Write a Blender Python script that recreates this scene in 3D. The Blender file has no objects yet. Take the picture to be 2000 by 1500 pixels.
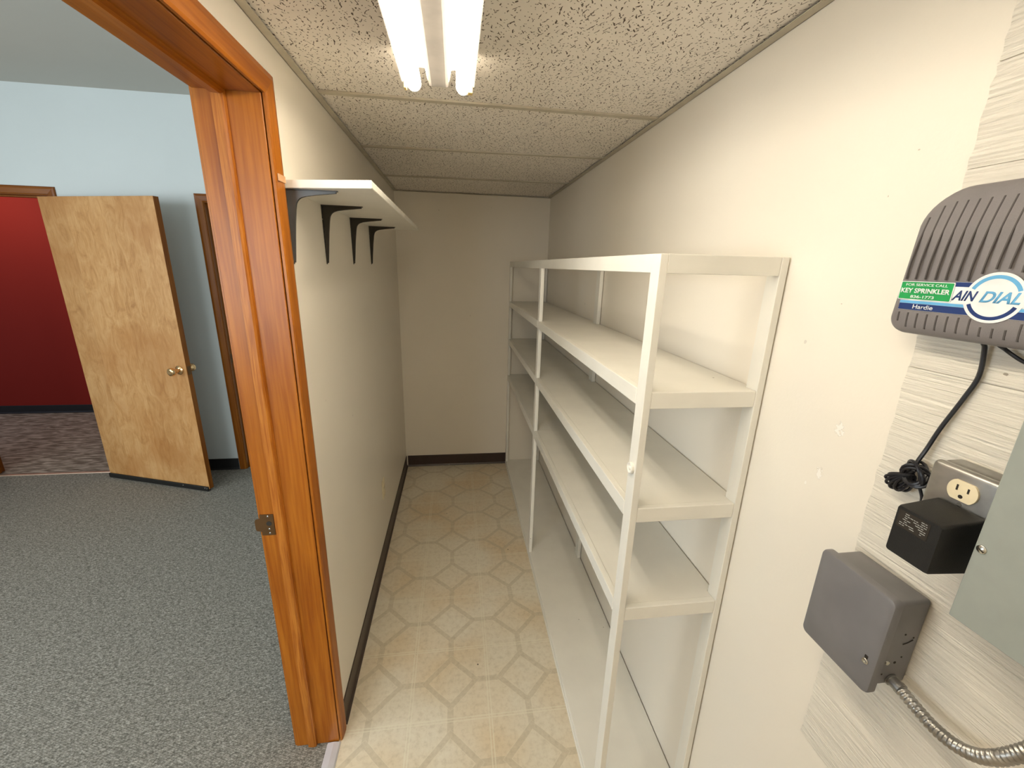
import bpy, bmesh, math, random
from mathutils import Vector, Matrix
random.seed(7)
S = bpy.context.scene
COL = S.collection
PI = math.pi

# ------------------------------------------------------------------ camera
F_PX, CAM_H, YAW, PITCH, ROLL = 807.8, 1.6816, 0.1378, -0.2771, 0.0268
fw = Vector((math.sin(YAW)*math.cos(PITCH), math.cos(YAW)*math.cos(PITCH), math.sin(PITCH)))
rt = Vector((math.cos(YAW), -math.sin(YAW), 0)); up = rt.cross(fw)
rx = rt*math.cos(ROLL) + up*math.sin(ROLL); ux = up*math.cos(ROLL) - rt*math.sin(ROLL)
cd = bpy.data.cameras.new('camera'); cam = bpy.data.objects.new('camera', cd); COL.objects.link(cam)
M = Matrix(((rx.x, ux.x, -fw.x, 0), (rx.y, ux.y, -fw.y, 0), (rx.z, ux.z, -fw.z, CAM_H), (0, 0, 0, 1)))
cam.matrix_world = M
cd.sensor_width = 36; cd.lens = 36*F_PX/2000; cd.clip_start = 0.01
S.camera = cam

# ------------------------------------------------------------------ light & exposure
S.view_settings.view_transform = 'Standard'; S.view_settings.look = 'None'
S.view_settings.gamma = 1; S.view_settings.use_curve_mapping = False
S.view_settings.exposure = 0.10
w = bpy.data.worlds.new('world'); S.world = w; w.use_nodes = True
w.node_tree.nodes['Background'].inputs[0].default_value = (0.62, 0.78, 1.0, 1)
w.node_tree.nodes['Background'].inputs[1].default_value = 0.6
def area(name, loc, target, sx, sy, power, col):
    l = bpy.data.lights.new(name, 'AREA'); l.shape = 'RECTANGLE'; l.size = sx; l.size_y = sy
    l.energy = power; l.color = col
    o = bpy.data.objects.new(name, l); COL.objects.link(o); o.location = loc
    o.rotation_euler = (Vector(target)-Vector(loc)).to_track_quat('-Z', 'Y').to_euler()
    return o
TUBE_EMIT = 25.0
area('daylight_window_office', (-4.12, 0.1, 1.65), (0, 0.1, 1.75), 2.3, 1.3, 76, (0.90, 0.97, 1.0))
area('office_front_fill', (-2.2, -1.93, 1.6), (-2.2, 3, 1.5), 2.0, 1.2, 66, (0.90, 0.97, 1.0))  # added fill at a windowless wall, brightens the pale blue office wall
area('ceiling_lamp_red_room', (-4.3, 4.2, 2.55), (-4.3, 4.3, 0), 0.6, 0.6, 12, (1.0, 0.93, 0.82))
area('closet_entry_fill', (0.15, -0.75, 2.15), (0.15, -0.75, 0), 0.5, 0.25, 3.5, (1.0, 0.95, 0.86))  # added unseen fill behind the camera, lifts the near closet walls

# ------------------------------------------------------------------ dimensions
XL, XR, YF, H = -0.4358, 0.7168, 3.3241, 2.1826
XJ = -0.5856                 # office face of the closet wall
YJ, ZH, Y0 = 1.1617, 2.0496, 0.247
YB, HB, YR = 3.3909, 2.7113, 4.9238
XO, YO = -4.2, -2.0          # office extents
D1a, D1b, D2a, D2b, ZD = -3.60, -2.705, -1.742, -0.83, 2.056

# ------------------------------------------------------------------ node helpers
class NT:
    def __init__(s, name):
        s.m = bpy.data.materials.new(name); s.m.use_nodes = True
        s.t = s.m.node_tree; s.n = s.t.nodes; s.l = s.t.links
        s.b = s.n['Principled BSDF']
        s.tc = s.n.new('ShaderNodeTexCoord')
    def put(s, sock, v):
        if isinstance(v, bpy.types.NodeSocket): s.l.new(v, sock)
        else: sock.default_value = v
    def math(s, op, a, b=0.0, c=None):
        n = s.n.new('ShaderNodeMath'); n.operation = op; s.put(n.inputs[0], a); s.put(n.inputs[1], b)
        if c is not None: s.put(n.inputs[2], c)
        return n.outputs[0]
    def vec(s, scale=(1, 1, 1), loc=(0, 0, 0), rot=(0, 0, 0), src=None):
        n = s.n.new('ShaderNodeMapping'); n.inputs['Scale'].default_value = scale
        n.inputs['Location'].default_value = loc; n.inputs['Rotation'].default_value = rot
        s.l.new(src or s.tc.outputs['Object'], n.inputs[0]); return n.outputs[0]
    def noise(s, scale, v=None, detail=3, rough=.5, dist=0.0):
        n = s.n.new('ShaderNodeTexNoise'); n.inputs['Scale'].default_value = scale
        n.inputs['Detail'].default_value = detail; n.inputs['Roughness'].default_value = rough
        n.inputs['Distortion'].default_value = dist
        s.l.new(v or s.tc.outputs['Object'], n.inputs['Vector']); return n.outputs['Fac']
    def voro(s, scale, v=None, feature='F1', rand=1.0):
        n = s.n.new('ShaderNodeTexVoronoi'); n.inputs['Scale'].default_value = scale; n.feature = feature
        n.inputs['Randomness'].default_value = rand
        s.l.new(v or s.tc.outputs['Object'], n.inputs['Vector']); return n
    def ramp(s, fac, stops):
        n = s.n.new('ShaderNodeValToRGB'); e = n.color_ramp.elements
        while len(e) < len(stops): e.new(0.5)
        for i, (p, c) in enumerate(stops):
            e[i].position = p; e[i].color = (c[0], c[1], c[2], 1) if not isinstance(c, (int, float)) else (c, c, c, 1)
        s.l.new(fac, n.inputs[0]); return n.outputs[0]
    def mix(s, f, a, b, mode='MIX'):
        n = s.n.new('ShaderNodeMix'); n.data_type = 'RGBA'; n.blend_type = mode
        s.put(n.inputs[0], f)
        for k, v in ((6, a), (7, b)):
            if isinstance(v, tuple): v = (v[0], v[1], v[2], 1)
            s.put(n.inputs[k], v)
        return n.outputs[2]
    def bump(s, h, strength=.3, dist=.001):
        n = s.n.new('ShaderNodeBump'); n.inputs['Strength'].default_value = strength
        n.inputs['Distance'].default_value = dist; s.l.new(h, n.inputs['Height'])
        s.l.new(n.outputs[0], s.b.inputs['Normal'])
    def xyz(s):
        n = s.n.new('ShaderNodeSeparateXYZ'); s.l.new(s.tc.outputs['Object'], n.inputs[0]); return n.outputs
    def fin(s, col, rough=.5, metal=0.0, spec=None):
        if isinstance(col, tuple): col = (col[0], col[1], col[2], 1)
        s.put(s.b.inputs['Base Color'], col); s.put(s.b.inputs['Roughness'], rough); s.b.inputs['Metallic'].default_value = metal
        if spec is not None: s.b.inputs['Specular IOR Level'].default_value = spec
        return s.m

def m_plain(name, col, rough=.5, metal=0.0, var=.06, nscale=30, bump=.0, bscale=200, spec=None):
    t = NT(name); n = t.noise(nscale)
    a = tuple(c*(1-var) for c in col); b = tuple(min(1, c*(1+var)) for c in col)
    c = t.ramp(n, [(.35, a), (.65, b)])
    if bump: t.bump(t.noise(bscale), bump, .001)
    return t.fin(c, rough, metal, spec)

def m_wall(name, col, sheen=.42, marks=True):
    t = NT(name)
    c = t.ramp(t.noise(2.2, detail=4), [(.3, tuple(x*.97 for x in col)), (.7, col)])
    if marks:   # small chips and scuffs with a shape of their own
        v = t.voro(5.0); v2 = t.noise(90, detail=2)
        k = t.math('LESS_THAN', t.math('ADD', v.outputs['Distance'], t.math('MULTIPLY', v2, .05)), .047)
        c = t.mix(t.math('MULTIPLY', k, .55), c, tuple(x*.62 for x in col))
    t.bump(t.noise(140, detail=4), .25, .0012)
    return t.fin(c, sheen)

def m_wood(name, axis, c_dark, c_mid, c_light, rough=.33, k=1.0):
    """grain runs along the given axis"""
    t = NT(name)
    st = [22*k, 22*k, 22*k]; st[axis] = 1.1*k
    v = t.vec(tuple(st))
    n = t.noise(1.6, v, detail=5, rough=.55, dist=.7)
    c = t.ramp(n, [(.22, c_dark), (.44, c_mid), (.60, c_light), (.80, c_mid)])
    sf = [160*k]*3; sf[axis] = 5*k
    f = t.noise(1.0, t.vec(tuple(sf)), detail=3)
    c = t.mix(.35, c, t.ramp(f, [(.35, c_dark), (.62, c_light)]))
    blot = t.noise(3.5, detail=2)
    c = t.mix(t.ramp(blot, [(.5, 0.0), (.75, .25)]), c, tuple(x*.75 for x in c_dark))
    t.bump(f, .12, .0006)
    return t.fin(c, rough, spec=.3)

def m_whitewood(name, axis, col=(.86, .835, .76)):
    t = NT(name)
    st = [120]*3; st[axis] = 4
    g = t.noise(1.0, t.vec(tuple(st)), detail=4, rough=.6)
    c = t.ramp(t.noise(9, detail=3), [(.3, tuple(x*.95 for x in col)), (.65, col)])
    v = t.voro(9.0); k = t.math('LESS_THAN', v.outputs['Distance'], .022)
    c = t.mix(t.math('MULTIPLY', k, .8), c, (.12, .08, .05))
    t.bump(g, .35, .0012)
    return t.fin(c, .4)

# ------------------------------------------------------------------ materials
M_CREAM = m_wall('cream_wall_paint', (.86, .80, .695))
def wall_right_mat():
    m = m_wall('cream_wall_paint_with_scuffs', CREAM, marks=True); t = NT.__new__(NT)
    t.m = m; t.t = m.node_tree; t.n = t.t.nodes; t.l = t.t.links; t.b = t.n['Principled BSDF']; t.tc = [x for x in t.n if x.type == 'TEX_COORD'][0]
    X = t.xyz(); col = t.b.inputs['Base Color'].links[0].from_socket; nz = t.noise(170, detail=3); hs = None
    for (y, z, ry, rz, dk) in ((.6413, 1.4014, .0085, .0125, 0), (.6594, 1.2983, .0065, .014, 0), (.684, 1.2650, .003, .004, 0), (.6309, 1.8725, .0022, .0014, 1), (.6617, 1.8102, .0014, .0020, 1), (.700, 1.63, .0018, .0012, 1)):
        a = t.math('POWER', t.math('DIVIDE', t.math('SUBTRACT', X[1], y), ry), 2.0); c = t.math('POWER', t.math('DIVIDE', t.math('SUBTRACT', X[2], z), rz), 2.0)
        d = t.math('ADD', t.math('ADD', a, c), t.math('MULTIPLY', t.math('SUBTRACT', nz, .5), 5.5 if not dk else 1.5))
        k = t.math('LESS_THAN', d, .75)
        if dk: col = t.mix(t.math('MULTIPLY', k, .6), col, (.40, .32, .23))
        else:
            k2 = t.math('MULTIPLY', t.math('LESS_THAN', d, .95), t.math('GREATER_THAN', d, .62))
            col = t.mix(t.math('MULTIPLY', k2, .35), col, (.42, .37, .30)); col = t.mix(t.math('MULTIPLY', k, .6), col, (.95, .92, .86))
    t.put(t.b.inputs['Base Color'], col); return m
CREAM = (.86, .80, .695)
M_CREAM_R = wall_right_mat()
M_BLUE = m_wall('pale_blue_grey_wall_paint', (.62, .67, .67), .6, False)
M_OCEIL = m_wall('grey_office_ceiling', (.54, .525, .475), .8, False)
M_RED = m_wall('red_wall_paint', (.30, .022, .013), .75, False); M_RED.node_tree.nodes['Principled BSDF'].inputs['Specular IOR Level'].default_value = .2
WD = ((.215, .047, .0025), (.325, .092, .005), (.41, .135, .011))
M_TRIM_Z = m_wood('orange_stained_fir_upright', 2, *WD)
M_TRIM_Y = m_wood('orange_stained_fir_lengthwise', 1, *WD)
M_TRIM_X = m_wood('orange_stained_fir_crosswise', 0, *WD)
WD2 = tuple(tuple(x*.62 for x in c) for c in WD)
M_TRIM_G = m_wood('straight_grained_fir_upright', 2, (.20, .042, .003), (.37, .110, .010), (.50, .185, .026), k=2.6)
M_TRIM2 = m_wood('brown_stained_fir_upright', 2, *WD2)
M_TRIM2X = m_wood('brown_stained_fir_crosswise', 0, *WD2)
M_WHITE_X = m_whitewood('white_painted_wood_x', 0)
M_WHITE_Y = m_whitewood('white_painted_wood_y', 1)
M_WHITE_Z = m_whitewood('white_painted_wood_z', 2)
M_BASE = m_plain('dark_brown_vinyl_base', (.042, .024, .018), .4)
M_BASE_O = m_plain('black_vinyl_base', (.012, .012, .013), .5)
M_BLACK = m_plain('black_plastic', (.007, .0065, .006), .5, var=.2, bump=.3, bscale=900)
M_CORD = m_plain('black_cord_rubber', (.012, .012, .016), .35)
M_BRACKET = m_plain('dark_bronze_bracket_steel', (.045, .040, .032), .38, .5)
M_BRACKET_LIT = m_plain('lit_tone_bracket_steel', (.10, .10, .10), .4, .5)  # bracket steel with the light falling on it put into the colour
M_BRASS = m_plain('polished_brass', (.78, .50, .25), .18, 1.0)
M_BRONZE = m_plain('brown_strike_metal', (.16, .085, .035), .4, .8)
M_ALU = m_plain('aluminium', (.74, .75, .80), .35, .35, var=.02)
M_STEEL = m_plain('screw_steel', (.62, .62, .58), .25, 1.0)
M_GALV = m_plain('galvanised_steel', (.36, .35, .33), .36, .85, var=.22, nscale=26, bump=.2, bscale=60)
M_TIMER = m_plain('taupe_grey_plastic', (.200, .183, .186), .45, var=.04, bump=.5, bscale=1400)
M_GROOVE = m_plain('dark_groove', (.075, .066, .062), .6)
M_JBOX = m_plain('grey_enamel_box', (.170, .165, .172), .42, var=.10, nscale=9)
M_PANEL = m_plain('grey_green_enamel', (.315, .345, .320), .42, var=.03)
M_IVORY = m_plain('ivory_plastic', (.82, .72, .50), .35)
M_DARK = m_plain('slot_dark', (.02, .015, .01), .8)
M_LW = m_plain('label_white', (.83, .85, .86), .4)
M_LNAVY = m_plain('label_navy', (.010, .035, .16), .4)
M_LBLUE = m_plain('label_light_blue', (.13, .42, .72), .4)
M_LGREEN = m_plain('label_green', (.012, .33, .085), .4)
M_HOUS = m_plain('white_enamel_fixture', (.82, .81, .78), .4)
M_CHAN = m_plain('grey_channel_cover', (.36, .33, .30), .45)
M_HOLD = m_plain('yellowed_lampholder', (.75, .55, .22), .5)
M_TAPE = m_plain('old_masking_tape', (.62, .34, .17), .6)

def tube_mat():
    t = NT('lit_fluorescent_tube')
    t.b.inputs['Emission Color'].default_value = (1.0, .89, .71, 1)
    t.b.inputs['Emission Strength'].default_value = TUBE_EMIT
    return t.fin((.9, .9, .88), .3)
M_TUBE = tube_mat()
M_TCAP = m_plain('tube_end_glass', (.85, .83, .76), .3)

def ceil_mat():
    t = NT('fissured_ceiling_tile')
    base = (.90, .84, .755)
    # worm shaped fissures: one stroke per Voronoi cell, each with its own length and turn
    def vop(op, a_, b_=None):
        n = t.n.new('ShaderNodeVectorMath'); n.operation = op; t.l.new(a_, n.inputs[0])
        if isinstance(b_, tuple): n.inputs[1].default_value = b_
        elif b_ is not None: t.l.new(b_, n.inputs[1])
        return n
    def strokes(scale, l0, l1, w0, w1, prob, turn, seed, amp):
        base_v = t.vec((1, 1, 0), loc=(seed, seed*.7, 0))
        nn = t.n.new('ShaderNodeTexNoise'); nn.inputs['Scale'].default_value = 95; nn.inputs['Detail'].default_value = 1; t.l.new(base_v, nn.inputs['Vector'])
        wz = vop('MULTIPLY', vop('SUBTRACT', nn.outputs['Color'], (.5, .5, .5)).outputs[0], (amp, amp, 0)).outputs[0]
        p = vop('ADD', base_v, wz).outputs[0]
        v = t.voro(scale, p); v.voronoi_dimensions = '2D'
        d = vop('SUBTRACT', p, v.outputs['Position']).outputs[0]
        sd = t.n.new('ShaderNodeSeparateXYZ'); t.l.new(d, sd.inputs[0]); sc = t.n.new('ShaderNodeSeparateXYZ'); t.l.new(v.outputs['Color'], sc.inputs[0])
        an = t.math('MULTIPLY', t.math('SUBTRACT', sc.outputs[0], .5), turn)
        ca, sa = t.math('COSINE', an), t.math('SINE', an)
        dx = t.math('SUBTRACT', t.math('MULTIPLY', sd.outputs[0], ca), t.math('MULTIPLY', sd.outputs[1], sa))
        dy = t.math('ADD', t.math('MULTIPLY', sd.outputs[0], sa), t.math('MULTIPLY', sd.outputs[1], ca))
        L_ = t.math('ADD', t.math('MULTIPLY', t.math('POWER', sc.outputs[1], 2.0), l1-l0), l0); W_ = t.math('ADD', t.math('MULTIPLY', sc.outputs[2], w1-w0), w0)
        e = t.math('ADD', t.math('POWER', t.math('ABSOLUTE', t.math('DIVIDE', dx, W_)), 2.0), t.math('POWER', t.math('ABSOLUTE', t.math('DIVIDE', dy, L_)), 2.0))
        on = t.math('GREATER_THAN', t.math('FRACT', t.math('MULTIPLY', sc.outputs[0], 7.31)), 1-prob)
        return t.math('MULTIPLY', t.math('LESS_THAN', e, 1.0), on)
    k = strokes(58, .0028, .0125, .0008, .0016, .80, 1.7, 3.1, .008)
    k = t.math('MAXIMUM', k, strokes(90, .0010, .0038, .0007, .0013, .72, 2.8, 9.7, .004))
    c = t.ramp(t.noise(16, detail=4), [(.3, tuple(x*.94 for x in base)), (.7, base)])
    c = t.mix(t.math('MULTIPLY', k, .96), c, (.09, .062, .038))
    h = t.math('SUBTRACT', t.math('MULTIPLY', t.noise(320, detail=3), .3), k)
    t.bump(h, .7, .0012)
    return t.fin(c, .85)
M_TILE = ceil_mat()
M_TBAR = m_plain('cream_ceiling_grid', (.56, .51, .41), .9, spec=.1)

def vinyl_mat():
    t = NT('patterned_sheet_vinyl')
    X = t.xyz(); P = .3085
    def cell(s, o):
        a = t.math('ADD', t.math('DIVIDE', t.math('SUBTRACT', s, o), P), 100.5)
        return t.math('ABSOLUTE', t.math('SUBTRACT', t.math('FRACT', a), .5))
    wob = t.math('MULTIPLY', t.math('SUBTRACT', t.noise(14, detail=2), .5), .03)
    u = cell(X[0], .1155); v = cell(X[1], 1.1885)
    sm = t.math('ADD', t.math('ADD', u, v), wob)
    diag = t.math('LESS_THAN', t.math('ABSOLUTE', t.math('SUBTRACT', sm, .66)), .048)
    def seg(a, b): return t.math('MULTIPLY', t.math('GREATER_THAN', a, .462), t.math('LESS_THAN', b, .185))
    band = t.math('MAXIMUM', diag, t.math('MAXIMUM', seg(u, v), seg(v, u)))
    edge = t.math('LESS_THAN', t.math('ABSOLUTE', t.math('SUBTRACT', t.math('ABSOLUTE', t.math('SUBTRACT', sm, .66)), .052)), .006)
    def dbl(a): return t.math('LESS_THAN', t.math('ABSOLUTE', t.math('SUBTRACT', a, .017)), .007)
    grid = t.math('MAXIMUM', dbl(u), dbl(v))
    base = t.ramp(t.noise(48, detail=5, rough=.7), [(.32, (.66, .59, .455)), (.50, (.77, .70, .56)), (.7, (.81, .75, .61))])
    big = t.ramp(t.noise(2.6, detail=2), [(.42, (1, 1, 1)), (.68, (.93, .83, .70))])
    c = t.mix(1.0, base, big, 'MULTIPLY')
    bandc = t.ramp(t.noise(80, detail=3), [(.35, (.46, .39, .27)), (.65, (.58, .50, .36))])
    c = t.mix(t.math('MULTIPLY', band, .46), c, bandc)
    c = t.mix(t.math('MULTIPLY', edge, .35), c, (.78, .72, .57))
    c = t.mix(t.math('MULTIPLY', grid, .55), c, (.84, .79, .63))
    vv = t.voro(11); sp = t.math('LESS_THAN', t.math('ADD', vv.outputs['Distance'], t.math('MULTIPLY', t.noise(200), .02)), .046)
    sp = t.math('MULTIPLY', sp, t.math('GREATER_THAN', t.noise(6, detail=1), .52))
    c = t.mix(sp, c, (.05, .035, .02))
    t.bump(t.math('SUBTRACT', t.math('MULTIPLY', t.noise(160, detail=3), .6), t.math('MULTIPLY', grid, .5)), .25, .0008)
    return t.fin(c, .38)
M_VINYL = vinyl_mat()

def carpet_mat(name, dark, mid, light, scale=120):
    t = NT(name)
    v = t.voro(scale, t.vec((1.0, 1.5, 1), rot=(0, 0, .55)), rand=.55)
    n = t.noise(1.0, t.vec((55, 120, 1), rot=(0, 0, -.35)), detail=4)
    s = t.math('ADD', t.math('MULTIPLY', v.outputs['Distance'], .55), t.math('MULTIPLY', n, .62))
    c = t.ramp(s, [(.38, light), (.56, mid), (.76, dark)])
    c = t.mix(.28, c, t.ramp(t.noise(240, detail=2), [(.35, dark), (.65, light)]))
    t.bump(t.math('SUBTRACT', 1.0, s), .9, .004)
    return t.fin(c, .95, spec=.1)
M_CARPET = carpet_mat('grey_taupe_loop_carpet', (.10, .092, .076), (.245, .228, .195), (.47, .44, .385))
def carpet2():
    t = NT('brown_striated_carpet')
    n = t.noise(1.0, t.vec((9, 42, 1), rot=(0, 0, .35)), detail=4, dist=.6)
    c = t.ramp(n, [(.36, (.15, .115, .09)), (.5, (.27, .22, .18)), (.64, (.45, .38, .32))])
    t.bump(t.noise(300), .5, .003)
    return t.fin(c, .95, spec=.1)
M_CARPET2 = carpet2()

def door_mat():
    t = NT('birch_veneer'); dx, dy = math.cos(-.327), math.sin(-.327)
    X = t.xyz()
    a = t.math('ADD', t.math('MULTIPLY', X[0], dx), t.math('MULTIPLY', X[1], dy))
    st = t.math('FLOOR', t.math('MULTIPLY', a, 3.2))
    cm = t.n.new('ShaderNodeCombineXYZ'); t.put(cm.inputs[0], t.math('ADD', a, t.math('MULTIPLY', st, 3.7))); t.put(cm.inputs[2], t.math('ADD', X[2], t.math('MULTIPLY', st, 1.3)))
    n = t.noise(1.0, t.vec((13, 1, 5.5), src=cm.outputs[0]), detail=6, rough=.68, dist=1.6)
    c = t.ramp(n, [(.3, (.42, .180, .050)), (.47, (.60, .305, .105)), (.62, (.70, .395, .165))])
    f = t.noise(1.0, t.vec((170, 1, 7), src=cm.outputs[0]), detail=3)
    c = t.mix(.3, c, t.ramp(f, [(.35, (.36, .18, .06)), (.65, (.62, .38, .17))]))
    low = t.noise(2.5, detail=3)
    c = t.mix(t.ramp(low, [(.48, 0.0), (.66, .5)]), c, (.44, .180, .045))
    tone = t.n.new('ShaderNodeTexWhiteNoise'); tone.noise_dimensions = '1D'; t.put(tone.inputs['W'], st)
    c = t.mix(1.0, c, t.ramp(tone.outputs['Value'], [(0, (.88, .86, .83)), (1, (1, 1, 1))]), 'MULTIPLY')
    t.bump(f, .08, .0005)
    return t.fin(c, .38)
M_DOOR = door_mat()

def board_mat():
    t = NT('white_painted_rough_board')
    col = (.85, .80, .70)
    g = t.noise(1.0, t.vec((30, 7, 210)), detail=5, rough=.65, dist=.8)
    g2 = t.noise(1.0, t.vec((10, 3, 60)), detail=3, dist=1.2)
    c = t.ramp(t.noise(7, detail=3), [(.3, tuple(x*.95 for x in col)), (.7, col)])
    v = t.voro(14, t.vec((1, 1, 1.7))); k = t.math('LESS_THAN', t.math('ADD', v.outputs['Distance'], t.math('MULTIPLY', t.noise(150), .12)), .095)
    c = t.mix(t.math('MULTIPLY', k, .7), c, (.24, .18, .12))
    t.bump(t.math('ADD', t.math('MULTIPLY', g, .8), t.math('MULTIPLY', g2, .9)), 1.0, .0048)
    return t.fin(c, .4)
M_BOARD = board_mat()

# ------------------------------------------------------------------ geometry helpers
def bx(bm, a, b, bev=0.0, seg=1):
    """axis aligned box between corners a and b"""
    a, b = [min(p, q) for p, q in zip(a, b)], [max(p, q) for p, q in zip(a, b)]
    vs = [bm.verts.new((x, y, z)) for x in (a[0], b[0]) for y in (a[1], b[1]) for z in (a[2], b[2])]
    fs = [bm.faces.new([vs[i] for i in f]) for f in ((0, 1, 3, 2), (4, 6, 7, 5), (0, 4, 5, 1), (2, 3, 7, 6), (0, 2, 6, 4), (1, 5, 7, 3))]
    if bev:
        es = list({e for f in fs for e in f.edges})
        bmesh.ops.bevel(bm, geom=es, offset=bev, segments=seg, affect='EDGES', profile=.5)
    return bm

def prism(bm, pts, axis, a, b, bev=0.0):
    """extrude a closed 2-D outline (the two other axes in order) along axis from a to b"""
    def P(p, t):
        q = list(p); q.insert(axis, t); return q
    v0 = [bm.verts.new(P(p, a)) for p in pts]; v1 = [bm.verts.new(P(p, b)) for p in pts]
    n = len(pts); fs = [bm.faces.new(v0), bm.faces.new(list(reversed(v1)))]
    for i in range(n): fs.append(bm.faces.new((v0[i], v1[i], v1[(i+1) % n], v0[(i+1) % n])))
    if bev:
        es = list({e for f in fs[:2] for e in f.edges})
        bmesh.ops.bevel(bm, geom=es, offset=bev, segments=2, affect='EDGES')
    return bm

def tube(bm, pts, r, sides=10, rf=None, closed=False):
    """sweep a round section along points; rf(s, theta) gives the radius"""
    pts = [Vector(p) for p in pts]; n = len(pts); rings = []; nrm = None; s = 0
    for i, p in enumerate(pts):
        t = (pts[min(i+1, n-1)] - pts[max(i-1, 0)]).normalized()
        if nrm is None: nrm = t.orthogonal().normalized()
        nrm = (nrm - t*nrm.dot(t)).normalized(); bn = t.cross(nrm)
        if i: s += (p-pts[i-1]).length
        ring = []
        for k in range(sides):
            th = 2*PI*k/sides; rr = rf(s, th) if rf else r
            ring.append(bm.verts.new(p + (nrm*math.cos(th) + bn*math.sin(th))*rr))
        rings.append(ring)
    for i in range(n-1):
        for k in range(sides):
            bm.faces.new((rings[i][k], rings[i][(k+1) % sides], rings[i+1][(k+1) % sides], rings[i+1][k]))
    if not closed: bm.faces.new(list(reversed(rings[0]))); bm.faces.new(rings[-1])
    return bm

def smooth_pts(pts, n=12):
    pts = [Vector(p) for p in pts]; out = []
    P = [pts[0]*2-pts[1]] + pts + [pts[-1]*2-pts[-2]]
    for i in range(1, len(P)-2):
        for k in range(n):
            t = k/n; a, b, c, d = P[i-1], P[i], P[i+1], P[i+2]
            out.append(.5*((2*b)+(c-a)*t+(2*a-5*b+4*c-d)*t*t+(3*b-a-3*c+d)*t**3))
    out.append(pts[-1]); return out

def lathe(bm, prof, origin, axis, sides=28):
    """revolve (distance along axis, radius) pairs"""
    ax = Vector(axis).normalized(); u = ax.orthogonal().normalized(); v = ax.cross(u); o = Vector(origin); rings = []
    for (t, r) in prof:
        rings.append([bm.verts.new(o+ax*t+(u*math.cos(2*PI*k/sides)+v*math.sin(2*PI*k/sides))*max(r, 1e-5)) for k in range(sides)])
    for i in range(len(rings)-1):
        for k in range(sides): bm.faces.new((rings[i][k], rings[i][(k+1) % sides], rings[i+1][(k+1) % sides], rings[i+1][k]))
    bm.faces.new(list(reversed(rings[0]))); bm.faces.new(rings[-1]); return bm

def B(): return bmesh.new()
def obj(name, bm, mat, parent=None, smooth=False, label=None):
    bmesh.ops.recalc_face_normals(bm, faces=bm.faces)
    me = bpy.data.meshes.new(name); bm.to_mesh(me); bm.free()
    for m in (mat if isinstance(mat, (list, tuple)) else [mat]): me.materials.append(m)
    if smooth:
        for p in me.polygons: p.use_smooth = True
        try: me.set_sharp_from_angle(angle=math.radians(35))
        except Exception: pass
    o = bpy.data.objects.new(name, me); COL.objects.link(o)
    if parent: o.parent = parent; o.matrix_parent_inverse = Matrix.Translation(parent.location).inverted()
    if label: o['label'] = label
    return o
def struct(name, bm, mat, smooth=False, label=None):
    o = obj(name, bm, mat, None, smooth); o['kind'] = 'structure'
    if label: o['label'] = label
    return o
def thing(name, label, cat, loc=(0, 0, 0), group=None):
    o = bpy.data.objects.new(name, None); COL.objects.link(o); o.location = loc
    o.empty_display_size = .05; o['label'] = label; o['category'] = cat
    if group: o['group'] = group
    return o
def sroot(name, loc=(0, 0, 0), label=None):
    o = bpy.data.objects.new(name, None); COL.objects.link(o); o.location = loc; o['kind'] = 'structure'
    if label: o['label'] = label
    return o
def two_tone(o, test):
    for p in o.data.polygons:
        if test(p): p.material_index = 1

# ------------------------------------------------------------------ closet shell
b = B(); bx(b, (-.4415, -1.0, -.05), (XR+.14, YF+.1, 0)); struct('floor', b, M_VINYL)
b = B(); bx(b, (XO-.1, YO-.1, -.06), (-.4420, YB+.03, -.002)); struct('floor_office', b, M_CARPET)
b = B(); bx(b, (-6.6, YB+.03, -.06), (-.6, YR+.12, -.004)); struct('floor_red_room', b, M_CARPET2)
b = B(); bx(b, (XR, -1.0, -.02), (XR+.14, YF+.12, H+.2)); struct('wall_right', b, M_CREAM_R)
b = B(); bx(b, (XJ, YF, -.02), (XR, YF+.12, H+.2)); struct('wall_back', b, M_CREAM)
b = B(); bx(b, (XJ, -1.12, -.02), (XR+.14, -1.0, H+.2)); struct('wall_front', b, M_CREAM)
# left wall with the door opening; the office side is painted like the office
b = B()
bx(b, (XJ, YJ+.02, -.02), (XL, YF, HB+.1))
bx(b, (XJ, YO, -.02), (XL, Y0-.02, HB+.1))
bx(b, (XJ, Y0-.02, ZH+.02), (XL, YJ+.02, HB+.1))
o = struct('wall_left', b, [M_CREAM, M_BLUE]); two_tone(o, lambda p: p.normal.x < -.5)

# ceiling tiles: joints at slightly skewed grid bars
gl = [(-.9, -.9), (-.34, -.34), (.265, .265), (.885, .858), (1.544, 1.552), (2.160, 2.108), (2.800, 2.746), (YF, YF)]
b = B()
for (a0, a1), (c0, c1) in zip(gl[:-1], gl[1:]):
    pts = [(XL, a0), (XR, a1), (XR, c1), (XL, c0)]
    prism(b, pts, 2, H+.006, H+.02)
bx(b, (XL, -1.0, H+.02), (XR, YF, H+.03))
struct('ceiling', b, M_TILE)
for i, (yl, yr) in enumerate(gl[1:-1]):
    b = B(); wb = .0115
    prism(b, [(XL, yl-wb), (XR, yr-wb), (XR, yr+wb), (XL, yl+wb)], 2, H, H+.0055)
    struct('trim_%d' % (i+1), b, M_TBAR)
for j, (xa, xb) in enumerate(((XL, XL+.022), (XR-.022, XR))):
    b = B(); xw = XL if j == 0 else XR; s = 1 if j == 0 else -1
    bx(b, (xa, -1.0, H-.001), (xb, YF, H+.0005)); bx(b, (xw, -1.0, H-.001), (xw+s*.0015, YF, H+.02))
    struct('trim_%d' % (7+j), b, M_TBAR)
b = B(); bx(b, (XL+.02, YF-.02, H-.001), (XR-.02, YF, H+.0005)); struct('trim_9', b, M_TBAR)

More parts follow.
